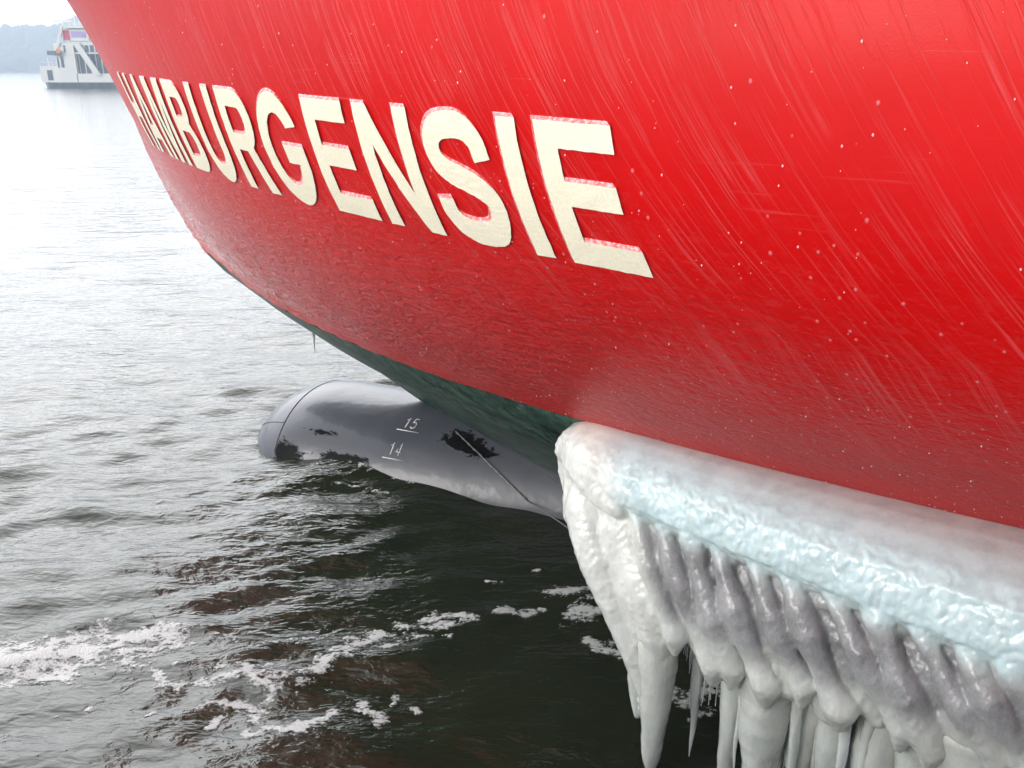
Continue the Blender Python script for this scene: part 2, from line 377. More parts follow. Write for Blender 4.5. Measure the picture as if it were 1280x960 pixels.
ship = empty('ship', tuple(w3(0, C0, 0)), 'red ship bow with raised cream name letters, green bottom paint and grey bulb', 'ship')
TOPZ = 5.15
def hull_sheet(z0, z1, nz, disp):
    zz = np.linspace(z0, z1, nz)
    if disp: zz = np.concatenate([np.arange(z0, 3.5, .0125), np.linspace(3.5, z1, 70)]); nz = len(zz)
    d1 = np.concatenate([np.array([0, .004, .012, .025, .045, .07, .1, .13]), np.arange(.142, 5.5, .0125 if disp else .03), np.arange(5.5, 9.6, .022), np.geomspace(9.7, 30, 24)])
    d2 = np.concatenate([np.array([.012, .045, .1]), np.geomspace(.2, 30, 60)])
    dd = np.concatenate([d1[::-1], d2]); side = np.concatenate([np.ones(len(d1)), -np.ones(len(d2))])
    Dm, Zm = np.meshgrid(dd, zz, indexing='ij'); Sm = np.repeat(side[:, None], nz, 1)
    B = halfb(Dm, Zm); A = stem_a(Zm)-Dm
    P = w3(A, C0+Sm*B, Zm)
    if disp:
        n = hullN(Dm, Zm)
        amt = np.clip(1.15-(Zm-2.1)*.75, .12, 1)*np.clip(1.3-Dm*.16, .15, 1)*(Dm < 9.5)
        h = .013*fbm(Dm*7, Zm*5, 3.3, 3)+.034*np.maximum(perlin(Dm*7.5+Zm*2, Zm*19, 9.1)+.4*perlin(Dm*14, Zm*34, 2.), -.08)*np.clip(1.35-(Zm-2.1)*1.05, 0, 1)*np.clip(1.2-Dm*.17, .12, 1)*np.clip(.5+fbm(Dm*2, Zm*2, 4., 2)*1.5, .2, 1.2)
        P = P+n*(h*amt*np.where(Sm > 0, 1, 0))[..., None]
        edge = np.exp(-((Dm)/.12)**2)*np.clip(1.2-(Zm-2.1)*.5, .2, 1)
        P[..., :2] += FX*(.030*edge*fbm(Zm*6, Dm*2, 1.7, 3))[..., None]
    uv = np.stack([Dm, Zm], -1).reshape(-1, 2)
    return P.reshape(-1, 3), gridf(len(dd), nz), uv
V, Fc, uv = hull_sheet(2.1, TOPZ, 170, True); mesh_obj('hull', V, Fc, M['red'], ship, uv=uv)
V, Fc, uv = hull_sheet(-1.2, 2.1, 120, False); mesh_obj('underbody', V, Fc, M['green'], ship, uv=uv)
# deck and rail cap, above the frame
dd = np.geomspace(.05, 30, 60); A, c = hull_ac(dd, np.full(60, 4.7)); Bh = c-C0-.02
V = np.concatenate([w3(A, C0+Bh, 4.7), w3(A, C0-Bh, 4.7)]); mesh_obj('deck', V, [(i, i+1, 61+i, 60+i) for i in range(59)], plain('deck_paint', (.10, .16, .12), .7), ship, smooth=False)
mb = MB()
for s in (1, -1):
    A, c = hull_ac(dd, np.full(60, TOPZ)); mb.tube(w3(A, C0+s*(c-C0), TOPZ), .05, 8)
mb.build('rail_cap', M['cream'], ship, smooth=True)

# ------------------------------------------------------------------ bulb
BN, BR = 7.12, 1.04; BZ = -.42
def bulb_pt(a, t):           # t = angle from port waterline (0) over the top (pi/2) to starboard
    k = np.clip((BN-a)/1.2, 0, 1); r = np.sqrt(np.maximum(1-(1-k)**2.4, 1e-6))
    ry = (1.06-.05*np.clip(5.0-a, 0, 3))*r; rz = BR*r*(1+.0*a)
    cs, sn = np.cos(t), np.sin(t)
    return w3(a, C0+ry*np.sign(cs)*np.abs(cs)**.92, BZ+rz*np.sign(sn)*np.abs(sn)**.92 + .12*(1-r))
def bulb_find(x, y):
    # surface point seen at that spot of the bulb
    best = None; A2, T2 = np.meshgrid(np.linspace(2.4, 6.9, 500), np.linspace(.2, 1.5, 300), indexing='ij')
    Pq = bulb_pt(A2, T2); dx, dy, dz = Pq[..., 0], Pq[..., 1], CAMZ-Pq[..., 2]
    dep = dy*math.cos(PITCH)+dz*math.sin(PITCH); px = 640+FPX*dx/dep; py = 480+FPX*(dz*math.cos(PITCH)-dy*math.sin(PITCH))/dep
    i = np.argmin((px-x)**2+(py-y)**2); return A2.flat[i], T2.flat[i]
na, nt = 150, 110
kk = np.linspace(0, 1, na); aa = BN-(1e-4+kk**1.7*(BN-1.6)); tt = np.linspace(-.9, math.pi+.9, nt)
Am, Tm = np.meshgrid(aa, tt, indexing='ij'); P = bulb_pt(Am, Tm).reshape(-1, 3)
# black patches put into the bulb colour: a band low at the nose, a line above it, a patch by the stem
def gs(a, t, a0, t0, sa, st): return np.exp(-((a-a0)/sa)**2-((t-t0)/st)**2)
black_amt = 0
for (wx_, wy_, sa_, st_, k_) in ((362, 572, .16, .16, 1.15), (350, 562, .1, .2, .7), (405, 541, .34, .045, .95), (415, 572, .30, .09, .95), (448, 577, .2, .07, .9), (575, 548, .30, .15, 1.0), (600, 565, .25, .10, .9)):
    a0, t0 = bulb_find(wx_, wy_); black_amt = black_amt+k_*gs(Am, Tm, a0, t0, sa_, st_)
black_amt = np.clip(black_amt, 0, 1).reshape(-1, 1)
blb = mesh_obj('bulb', P, gridf(na, nt), M['bulb'], ship, col_attr={'BlackAmt': np.repeat(black_amt, 3, 1)})
mb = MB()
for a0 in (6.35,): mb.tube(bulb_pt(np.full(60, a0), np.linspace(-.3, math.pi+.2, 60))*1.0, .009, 6)
mb.tube(bulb_pt(np.full(60, 6.93), np.linspace(-.3, math.pi+.2, 60)), .009, 6)
mb.tube(bulb_pt(np.linspace(7.08, 6.35, 20), np.full(20, .86)), .009, 6)
mb.build('weld_seam', M['seam'], blb, smooth=True)
DIG = {'1': [[(.15, .72), (.42, 1), (.42, 0)]], '4': [[(.55, 0), (.55, 1), (.08, .3), (.8, .3)]], '5': [[(.75, 1), (.2, 1), (.14, .56), (.5, .64), (.78, .42), (.66, .08), (.3, 0), (.1, .14)]]}
for word, (mx, my) in (('15', (513, 530)), ('14', (494, 563))):
    a0, t0 = bulb_find(mx, my); mb = MB()
    def q(x, y):       # x along the ship (aft positive), y up
        return bulb_pt(np.array(a0-(x-.07)), np.array(t0+(y-.06)/1.05))
    for k, ch in enumerate(word):
        for st in DIG[ch]:
            mb.tube([q(.085*k+.08*px_, .15*py_) for px_, py_ in st], .0085, 6)
    mb.tube([q(-.05, -.045), q(.22, -.045)], .006, 6)
    o = mb.build('draught_mark', M['mark'], ship, smooth=True); o['label'] = 'raised pale draught mark reading ' + word

# ------------------------------------------------------------------ name letters
def arc(cx, cy, rx, ry, a0, a1, n=14): return [(cx+rx*math.cos(math.radians(a0+(a1-a0)*i/n)), cy+ry*math.sin(math.radians(a0+(a1-a0)*i/n))) for i in range(n+1)]
def catmull(P, m=8):
    P = [np.array(p, float) for p in P]; P = [2*P[0]-P[1]]+P+[2*P[-1]-P[-2]]; o = []
    for i in range(1, len(P)-2):
        for k in range(m):
            t = k/m; o.append(.5*((2*P[i])+(-P[i-1]+P[i+1])*t+(2*P[i-1]-5*P[i]+4*P[i+1]-P[i+2])*t*t+(-P[i-1]+3*P[i]-3*P[i+1]+P[i+2])*t**3))
    o.append(P[-2]); return o
def stroke(P, w):
    P = catmull(P); L, R = [], []
    for i, p in enumerate(P):
        d = P[min(i+1, len(P)-1)]-P[max(i-1, 0)]; d /= np.linalg.norm(d); n = np.array((-d[1], d[0])); L.append(tuple(p+n*w)); R.append(tuple(p-n*w))
    return L+R[::-1]
GL = {
 'H': [[(71,0),(71,718),(223,718),(223,440),(499,440),(499,718),(651,718),(651,0),(499,0),(499,310),(223,310),(223,0)]],
 'A': [[(18,0),(280,718),(440,718),(702,0),(545,0),(495,150),(225,150),(175,0)], [(268,275),(452,275),(360,550)]],
 'M': [[(69,0),(69,718),(290,718),(417,220),(545,718),(765,718),(765,0),(630,0),(630,560),(485,0),(350,0),(205,560),(205,0)]],
 'B': [[(76,0),(76,718),(400,718)]+arc(400,533,215,185,85,-48)+arc(415,205,250,205,50,-90), [(226,598)]+[(226,440),(390,440)]+arc(390,519,78,79,-80,80)+[(390,598)], [(226,325),(226,123),(410,123)]+arc(410,224,98,101,-80,80)+[(410,325)]],
 'U': [[(72,718)]+arc(362,265,290,277,180,360,24)+[(652,718),(502,718)]+arc(362,265,140,142,360,180,18)+[(222,718)]],
 'R': [[(80,0),(80,718),(440,718)]+arc(440,508,222,210,85,-62)+[(677,0),(510,0),(395,290),(230,290),(230,0)], [(230,598),(230,412),(430,412)]+arc(430,505,84,93,-80,80)+[(430,598)]],
 'G': [arc(378,359,335,377,26,335,44)+[(700,240),(700,395),(392,395),(392,272),(560,272)]+arc(378,359,185,240,-28,-322,34)],
 'E': [[(76,0),(76,718),(608,718),(608,590),(226,590),(226,435),(576,435),(576,310),(226,310),(226,130),(621,130),(621,0)]],
 'N': [[(69,0),(69,718),(225,718),(510,235),(510,718),(652,718),(652,0),(500,0),(211,490),(211,0)]],
 'S': [stroke([(548,478),(525,570),(440,640),(325,652),(190,628),(118,552),(130,462),(215,400),(330,368),(455,330),(538,272),(548,190),(480,92),(335,64),(190,84),(110,150),(98,238)], 71)],
 'I': [[(65,0),(65,718),(214,718),(214,0)]]}
ADV = dict(H=722, A=722, M=833, B=722, U=722, R=722, G=778, E=667, N=722, S=667, I=278)
WORD = 'HAMBURGENSIE'; KX = .70496e-3
dtab = np.linspace(0, 9.5, 1500); a_, c_ = hull_ac(dtab, np.full(1500, 3.7)); pt = np.stack([a_, c_], -1)
arcl = np.concatenate([[0], np.cumsum(np.linalg.norm(np.diff(pt, axis=0), axis=1))])
D_END = 7.715; S_END = np.interp(D_END, dtab, arcl)
total = sum(ADV[ch] for ch in WORD); END = total-ADV['E']+621
def lmap(x, y):
    d = np.interp(S_END-(END-x)*KX, arcl, dtab); s = (9.4-d)
    a = stem_a(3.7)-d
    zb = 3.405+.0324*(a-1.0); zt = 4.0+.0324*(a-1.15)
    return d, zb+(zt-zb)*y/718.
def make_letter(ch, x0):
    loops = [[Vector((x, y, 0)) for x, y in lp] for lp in GL[ch]]
    flat = [v for lp in loops for v in lp]
    bm = bmesh.new(); vs = [bm.verts.new(v) for v in flat]
    for t in tessellate_polygon(loops):
        try: bm.faces.new([vs[i] for i in t])
        except Exception: pass
    for k in range(-20, 800, 45):
        bmesh.ops.bisect_plane(bm, geom=bm.verts[:]+bm.edges[:]+bm.faces[:], plane_co=(0, k+.37, 0), plane_no=(0, 1, 0))
        bmesh.ops.bisect_plane(bm, geom=bm.verts[:]+bm.edges[:]+bm.faces[:], plane_co=(k+.37, 0, 0), plane_no=(1, 0, 0))
    bmesh.ops.dissolve_degenerate(bm, dist=.01, edges=bm.edges[:])
    bm.verts.index_update(); bm.verts.ensure_lookup_table()
    xy = np.array([(v.co.x, v.co.y) for v in bm.verts]); nV = len(xy)
    d, z = lmap(xy[:, 0]+x0, xy[:, 1]); P = hullP(d, z); n = hullN(d, z)
    edge = np.array([any(e.is_boundary for e in v.link_edges) for v in bm.verts])
    wz = .003*fbm(P[:, 0]*9, P[:, 2]*9, 2.2, 2)+.0015*perlin(P[:, 0]*60, P[:, 1]*60, P[:, 2]*60)
    jit = np.where(edge, .0022, 0)
    T = (hullP(d-.01, z)-P); T /= np.linalg.norm(T, axis=1)[:, None]
    q1 = perlin(P[:, 0]*45, P[:, 1]*45, P[:, 2]*45)*jit; q2 = perlin(P[:, 0]*45+9, P[:, 1]*45, P[:, 2]*45)*jit
    fr = P+n*((.011+wz)*np.clip(d/5, .4, 1))[:, None]+T*q1[:, None]; fr[:, 2] += q2
    d2, z2 = np.maximum(d-.026*np.clip(d/4, .35, 1), .003), z+.020
    bk = hullP(d2, z2)-hullN(d2, z2)*.004
    V = np.concatenate([fr, bk]); Fs = []; fm = []
    cx = SX
    for f in bm.faces:
        idx = [v.index for v in f.verts]
        p = fr[idx]; nn = np.cross(p[1]-p[0], p[2]-p[0])
        if nn@n[idx[0]] < 0: idx = idx[::-1]
        Fs.append(idx); fm.append(0)
    inner = []
    for e in bm.edges:
        if e.is_boundary:
            i, j = e.verts[0].index, e.verts[1].index; f = e.link_faces[0]; ids = [v.index for v in f.verts]
            k = ids.index(i)
            Fs.append((i, j, nV+j, nV+i)); fm.append(1)
    bm.free()
    o = mesh_obj('letter', V, Fs, None, ship, smooth=False, mats=[M['cream'], M['edge']], fmat=fm)
    bm2 = bmesh.new(); bm2.from_mesh(o.data); bmesh.ops.recalc_face_normals(bm2, faces=bm2.faces[:]); bm2.to_mesh(o.data); bm2.free()
    o['label'] = 'raised cream letter ' + ch
x = 0
for ch in WORD: make_letter(ch, x); x += ADV[ch]

# frozen droplets stuck on the hull, too many to count
def beads():
    nb = 2600; d = rng.uniform(.3, 9.3, nb*4); z = 2.12+rng.random(nb*4)**1.7*2.9
    dens = .25+.75*np.clip(fbm(d*1.3, z*1.5, 5., 3)*1.6+.5-(z-2.6)*.35, 0, 1); keep = rng.random(nb*4) < dens*.30
    d, z = d[keep], z[keep]; P = hullP(d, z); n = hullN(d, z); r = .0013+.0030*rng.random(len(d))**3
    big = rng.random(len(d)) < .02; r = np.where(big, r*1.2, r)
    bmq = bmesh.new(); bmesh.ops.create_icosphere(bmq, subdivisions=1, radius=1); sv = np.array([v.co[:] for v in bmq.verts]); sf = np.array([[v.index for v in f.verts] for f in bmq.faces]); bmq.free()
    V = []; 
    for p, nn, rr in zip(P, n, r):
        s = sv*rr*np.array([1, 1, 1.5]); V.append(p+s+nn*rr*.2)
    V = np.concatenate(V); Fs = (sf[None]+(np.arange(len(P))*len(sv))[:, None, None]).reshape(-1, 3)
    o = mesh_obj('frozen_droplets', V, Fs, M['bead'], ship); o['kind'] = 'stuff'
beads()

# ------------------------------------------------------------------ ice
def lathe(P, R, seg=18, lump=.12, seed=0.):
    P = np.array(P, float); R = np.array(R, float); n = len(P); th = np.linspace(0, 2*math.pi, seg, endpoint=False)
    cs, sn = np.cos(th), np.sin(th); s = np.concatenate([[0], np.cumsum(np.linalg.norm(np.diff(P, axis=0), axis=1))])
    rr = R[:, None]*(1+lump*perlin(cs[None]*1.3+seed, sn[None]*1.3, (s*3.5)[:, None])+lump*.35*perlin(cs[None]*2.4+seed, sn[None]*2.4+3, (s*14)[:, None]))
    V = P[:, None, :]+np.stack([rr*cs[None], rr*sn[None], 0*rr], -1)
    V = V.reshape(-1, 3); Fs = [tuple(f) for f in gridf(n, seg, wrap=True, flip=True)]
    Fs += [tuple(range(seg)), tuple(range((n-1)*seg, n*seg))[::-1]]
    return V, Fs
def icicle(root, ztip, r0, head=1.0, mat='milky', parent=None, drift=(0, 0), belly=0., name='icicle', pw=.8):
    L = root[2]-ztip; n = max(12, int(L/.02)); t = np.linspace(0, 1, n); sd = random.random()*50
    z = root[2]-L*t; x = root[0]+drift[0]*t+.012*perlin(t*3+sd, .3); y = root[1]+drift[1]*t+.012*perlin(t*3, sd)
    R = r0*np.maximum(1-t, 0)**pw*(1+belly*np.sin(np.pi*np.clip(t*1.4, 0, 1)))*(1+(head-1)*np.exp(-(t/.12)**2)); R = np.maximum(R, .0025)
    R = R*(1+.05*perlin(t*L*9+sd, 1.3)); R[:4] *= (.6, .78, .9, .97)
    V, Fs = lathe(np.stack([x, y, z], -1), R, 18 if r0 > .02 else 8, .16, sd)
    return mesh_obj(name, V, Fs, M[mat], parent)

def hull_c(a, z): return float(C0+halfb(stem_a(z)-a, z))
A_END = 1.93
def edge_c(a):      # outer edge of the ledge
    return np.interp(a, [-6, -3, -.63, .4, 1.36, 1.75, 1.93], [-3.45, -3.62, -3.83, -4.12, -4.42, -4.58, -4.78])
def edge_z(a): return np.interp(a, [-6, -3, -.63, 1.36, 1.93], [1.85, 1.86, 1.89, 1.95, 1.98])
crust = empty('ice_crust', tuple(w3(.5, -4.5, 0)), 'thick white and bluish ice crust with hanging icicles along the red hull at lower right', 'ice')
# --- blobs fused by a voxel remesh
SPH = []          # (x,y,z, r)
def chain(P, R, step=.33):
    P = [np.array(p, float) for p in P]
    for i in range(len(P)-1):
        L = np.linalg.norm(P[i+1]-P[i]); n = max(2, int(L/(min(R[i], R[i+1])*step)))
        for k in range(n+1):
            t = k/n; SPH.append((*(P[i]*(1-t)+P[i+1]*t), R[i]*(1-t)+R[i+1]*t))
def pc(a, c, z): return w3(a, c, z)
# drapery at the forward end
chain([at(738,566,-4.78), at(734,640,-4.62), at(752,700,-4.52), at(775,760,-4.46), at(795,820,-4.40), at(812,880,-4.36)], [.10, .15, .15, .12, .085, .05])
chain([at(752,552,-4.80), at(775,610,-4.66), at(790,680,-4.55), at(812,745,-4.42), at(822,790,-4.38), at(826,830,-4.36)], [.09, .15, .16, .15, .125, .07])
chain([at(735,545,-4.82), at(724,585,-4.74), at(722,640,-4.68)], [.07, .10, .10])
chain([at(800,640,-4.56), at(828,700,-4.42), at(846,750,-4.36)], [.10, .12, .07])
chain([at(760,660,-4.50), at(786,740,-4.42), at(800,800,-4.38)], [.06, .08, .05])
chain([pc(1.74, -4.69, 1.86), pc(1.62, -4.62, 1.83), pc(1.50, -4.56, 1.79), pc(1.40, -4.50, 1.76)], [.08, .10, .10, .08])
chain([at(745, 575, -4.72), at(752, 640, -4.58), at(766, 700, -4.49), at(790, 770, -4.42)], [.07, .06, .06, .05])
# slanting ribs under the edge
a = 1.32; k = 0
while a > -4.2:
    for row in range(2):
        if row and random.random() < .15: continue
        aa0 = a+random.uniform(-.02, .02)-row*.095; ln = random.uniform(.34, .46); m = 7
        zt_ = float(edge_z(aa0))-.10; zb_ = 1.12+.09*np.clip(.6-a, 0, 1.5)+random.uniform(-.07, .07)
        r0 = random.uniform(.046, .062)*(.85 if row else 1.0); P_, R_ = [], []
        ph = random.uniform(0, 6)
        for i in range(m):
            t = i/(m-1); a1 = aa0-ln*t**1.1; z1 = zt_+(zb_-zt_)*t
            c1 = float(edge_c(a1))-.09-row*.085+.10*t+.05*math.sin(t*math.pi)
            P_.append(pc(a1, c1, z1)); R_.append(r0*(1+.30*math.sin(t*10+ph)+.60*t))
        if row == 0: P_.append(P_[-1]+np.array([0, 0, -.13])); R_.append(R_[-1]*.35)
        chain(P_, R_)
    a -= random.uniform(.165, .215); k += 1
for a_ in np.arange(1.05, -4.2, -.055):
    zb_ = 1.15+.09*np.clip(.6-a_, 0, 1.5)+random.uniform(-.04, .05); SPH.append((*pc(a_, float(edge_c(a_))-.16+random.uniform(-.02, .03), zb_), random.uniform(.06, .095)))
    SPH.append((*pc(a_-.02, float(edge_c(a_))-.17, zb_+.12), random.uniform(.05, .08)))
# small knobs by the start of the ribs
for i in range(60):
    a1 = random.uniform(-.2, 1.35); t = random.random()*.6
    SPH.append((*pc(a1, float(edge_c(a1))-.10+.06*t, float(edge_z(a1))-.14-.5*t), random.uniform(.03, .06)))
# icicle roots melting into the crust
ROOTS = [  # x at root, y at root, px half width, z of tip, mat, c offset, head
 (826,770,26,-.02,'milky',.07,1.0,.05), (800,835,15,.25,'milky',-.02,1.0,.0), (875,800,10,.06,'clear',-.16,1.1,0), (921,812,17,-.02,'milky',-.08,1.35,.0),
 (966,812,33,-.05,'milky',-.02,1.1,.15), (1015,845,19,-.05,'milky',-.10,1.0,.35), (1052,850,20,.02,'milky',-.03,1.15,.1), (1078,868,12,.05,'clear',-.2,1.0,0),
 (1109,880,24,.0,'milky',-.05,1.05,.3), (1137,880,12,.0,'clear',-.2,1.0,0), (1160,893,27,.0,'milky',-.0,1.3,0.), (1217,905,46,.05,'milky',-.03,1.0,.15), (1275,925,32,.05,'milky',-.05,1.1,.1)]
ici = []
for (x, y, hw, zt_, mt, dc, head, belly) in ROOTS:
    # stand each below the outer edge of the ledge there
    c = -4.3
    for _ in range(6):
        p = at(x, y, c); a1, _c = ac(p); c = float(edge_c(a1))-.13+dc
    r = hw*np.linalg.norm(p-np.array([0, 0, CAMZ]))/FPX; ici.append((p, zt_, r, mt, head, belly))
    if mt == 'milky': chain([p+np.array([0, 0, .24]), p+np.array([0, 0, .08]), p-np.array([0, 0, .06])], [r*.9, r*1.04, r*.85])
for a1 in np.arange(-1.05, -4.2, -.19):
    r = random.uniform(.05, .11); p = pc(a1, float(edge_c(a1))-.05, 1.28); ici.append((p, random.uniform(.1, .5), r, 'milky', 1.1, .1)); chain([p+np.array([0, 0, .2]), p], [r*.9, r])
# mesh of the blobs and the ledge
bmq = bmesh.new(); bmesh.ops.create_icosphere(bmq, subdivisions=2, radius=1); sv = np.array([v.co[:] for v in bmq.verts]); sf = np.array([[v.index for v in f.verts] for f in bmq.faces]); bmq.free()
SP = np.array(SPH); Vb = (SP[:, None, :3]+sv[None]*SP[:, None, 3:4]).reshape(-1, 3); Fb = (sf[None]+(np.arange(len(SP))*len(sv))[:, None, None]).reshape(-1, 3)
st = np.concatenate([[1.955, 1.94, 1.91, 1.86, 1.8], np.arange(1.72, -4.5, -.08)]); sec = []
for a1 in st:
    ce, ze = float(edge_c(a1)), float(edge_z(a1)); ch = hull_c(a1, 2.12); k_ = math.sqrt(max(0, 1-((a1-1.60)/.36)**2)) if a1 > 1.60 else 1.
    cm = ch-.02; w = ce-ch
    pts = [(ch-.20, 2.13), (ch+.02, 2.125), (ch+.25*w, 2.115), (ch+.5*w, 2.085), (ch+.75*w, 2.035), (ch+.92*w, 1.975), (ce, ze-.06), (ce+.005, ze-.13), (ce-.05, ze-.21),
           (ce-.145, ze-.28), (ce-.185, 1.38), (ce-.20, 1.2), (ce-.30, 1.17), (ch-.15, 1.35), (ch-.35, 1.7)]
    mid = np.array([ch+.1*w, 1.86 if a1 > 1.5 else 1.8]); sec.append([mid+(np.array(p)-mid)*max(k_, .25 if a1 > 1.9 else k_) for p in pts])
ns = 15; Vl = np.array([w3(a1, p[0], p[1]) for a1, s in zip(st, sec) for p in s]); Fl = [tuple(f) for f in gridf(len(st), ns, wrap=True)]+[tuple(range(ns)), tuple(range((len(st)-1)*ns, len(st)*ns))[::-1]]
me = bpy.data.meshes.new('tmp'); nb_ = len(Vb)
me.from_pydata([tuple(v) for v in np.concatenate([Vb, Vl])], [], [tuple(f) for f in Fb]+[tuple(i+nb_ for i in f) for f in Fl]); me.update()
bmq = bmesh.new(); bmq.from_mesh(me); bmesh.ops.recalc_face_normals(bmq, faces=bmq.faces[:]); bmq.to_mesh(me); bmq.free()
to = bpy.data.objects.new('tmp', me); col.objects.link(to)
md = to.modifiers.new('r', 'REMESH'); md.mode = 'VOXEL'; md.voxel_size = .0105
md = to.modifiers.new('s', 'SMOOTH'); md.factor = .5; md.iterations = 4
ev = to.evaluated_get(bpy.context.evaluated_depsgraph_get()); m2 = ev.to_mesh()
nv = len(m2.vertices); Vc = np.zeros(nv*3); m2.vertices.foreach_get('co', Vc); Vc = Vc.reshape(-1, 3)
Nc = np.zeros(nv*3); m2.vertices.foreach_get('normal', Nc); Nc = Nc.reshape(-1, 3)
m2.calc_loop_triangles(); Fc = np.zeros(len(m2.loop_triangles)*3, np.int32); m2.loop_triangles.foreach_get('vertices', Fc); Fc = Fc.reshape(-1, 3); ev.to_mesh_clear(); bpy.data.objects.remove(to); print('crust', nv)
aC = Vc[:, 0]*FX[0]+Vc[:, 1]*FX[1]; cC = -(Vc[:, 0]*SX[0]+Vc[:, 1]*SX[1]); zC = Vc[:, 2]
zone_top = sstep(-.02, .14, cC-edge_c(aC)+.16)     # near the outer edge of the ledge
ledge = sstep(1.66, 1.80, zC-(edge_z(aC)-1.95))
edgeband = ledge*sstep(-.20, -.04, cC-edge_c(aC))
lump = .010*fbm(aC*12, cC*12, zC*12, 2)*(.08+edgeband+.5*(1-ledge))+.007*np.abs(perlin(aC*22, cC*22, zC*18))*(.03+edgeband*1.5+.5*(1-ledge))
Vc = Vc+Nc*lump[:, None]
Vc[:, 2] += -.0
# own colours of the ice : greyish glaze against the plating, turquoise white lip, clear grey ribs, milky cream below and forward
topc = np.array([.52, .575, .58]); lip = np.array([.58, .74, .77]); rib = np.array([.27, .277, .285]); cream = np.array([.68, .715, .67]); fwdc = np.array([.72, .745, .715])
mottle = np.clip(fbm(aC*5, cC*5, zC*5, 3)*.5+.5, 0, 1)[:, None]
C = topc+(lip-topc)*(sstep(-.42, -.10, cC-edge_c(aC)))[:, None]
C = C*1.0
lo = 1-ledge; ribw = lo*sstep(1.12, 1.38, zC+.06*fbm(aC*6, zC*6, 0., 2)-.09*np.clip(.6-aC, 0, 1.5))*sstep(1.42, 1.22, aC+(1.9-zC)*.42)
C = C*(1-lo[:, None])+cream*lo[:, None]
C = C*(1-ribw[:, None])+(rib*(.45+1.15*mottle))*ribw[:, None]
fw_ = sstep(1.30, 1.55, aC+(1.95-zC)*.45)[:, None]; C = C*(1-fw_)+fwdc*fw_
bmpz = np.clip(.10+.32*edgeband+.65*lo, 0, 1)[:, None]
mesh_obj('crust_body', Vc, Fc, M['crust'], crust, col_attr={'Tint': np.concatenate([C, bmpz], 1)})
for (p, zt_, r, mt, head, belly) in ici:
    icicle(p+np.array([0, 0, .06]), zt_, r*1.0, head=head, mat=mt, parent=crust, belly=belly, pw=.38 if mt == 'milky' else .7)
for a_ in np.arange(.55, -1.3, -.062):
    aq = a_+random.uniform(-.02, .02); cq = float(edge_c(aq))-random.uniform(.02, .22); r = random.uniform(.012, .038)
    icicle(np.array(pc(aq, cq, 1.12+.09*np.clip(.6-aq, 0, 1.5))), random.uniform(.0, .5), r, mat=random.choice(['milky', 'clear']), parent=crust, pw=.55)
# thin clear icicles behind, in clusters
for (x0, x1, y0, y1, n) in ((840, 870, 775, 850, 16), (876, 910, 790, 885, 18), (934, 950, 800, 900, 5), (1070, 1085, 850, 930, 4), (1128, 1140, 860, 940, 4)):
    for i in range(n):
        x = random.uniform(x0, x1); c = -4.4
        for _ in range(6): p = at(x, y0, c); a1, _c = ac(p); c = float(edge_c(a1))-.20
        c -= random.uniform(0, .12); p = at(x, y0, c); q_ = at(x, random.uniform(y0+30, y1), c)
        icicle(p+np.array([0, 0, .06]), q_[2], random.uniform(.007, .016), mat='clear', parent=crust)
# droplets frozen along the tip of the drapery
for (x, y, l) in ((800, 900, .10), (806, 905, .12), (794, 880, .08), (812, 905, .14)):
    p = at(x, y-25, -4.37); icicle(p+np.array([0, 0, .05]), p[2]-l, .022, mat='milky', parent=crust)

# icicle under the edge of the bow
p = w3(6.33, -8.02, 1.46)
o = icicle(np.array(p), 1.0, .036, mat='milky', name='icicle', head=1.6, drift=(.015, 0))
tag(o, 'single small clear icicle hanging from the green lower edge of the bow', 'icicle')

# ------------------------------------------------------------------ cable from bulb into the water
mb = MB(); P0 = at(571, 541, z=.62); P1 = at(664, 632, z=.05); P2 = at(716, 669, z=-.03); pts = []
for t in np.linspace(0, 1, 40):
    a0_, t0_ = bulb_find(571+(661-571)*t, 541+(629-541)*t); pts.append(bulb_pt(np.array(a0_), np.array(t0_))+np.array([-.008, -.015, .022]))
P1 = pts[-1]
for t in np.linspace(0, 1, 30)[1:]: pts.append(P1*(1-t)+at(760, 700, z=-.02)*t+np.array([0, 0, .03*math.sin(math.pi*t)]))
rs = [.006+.006*max(0, math.sin(i*2.1))*(i < 39) for i in range(len(pts))]
mb.tube(pts, rs, 8); o = mb.build('cable', plain('wet_steel_cable', (.16, .16, .16), .45, metal=.3, nscale=40, var=.4), smooth=True, origin=tuple(P1))
tag(o, 'thin grey cable running down beside the bulb into the dark water', 'cable')

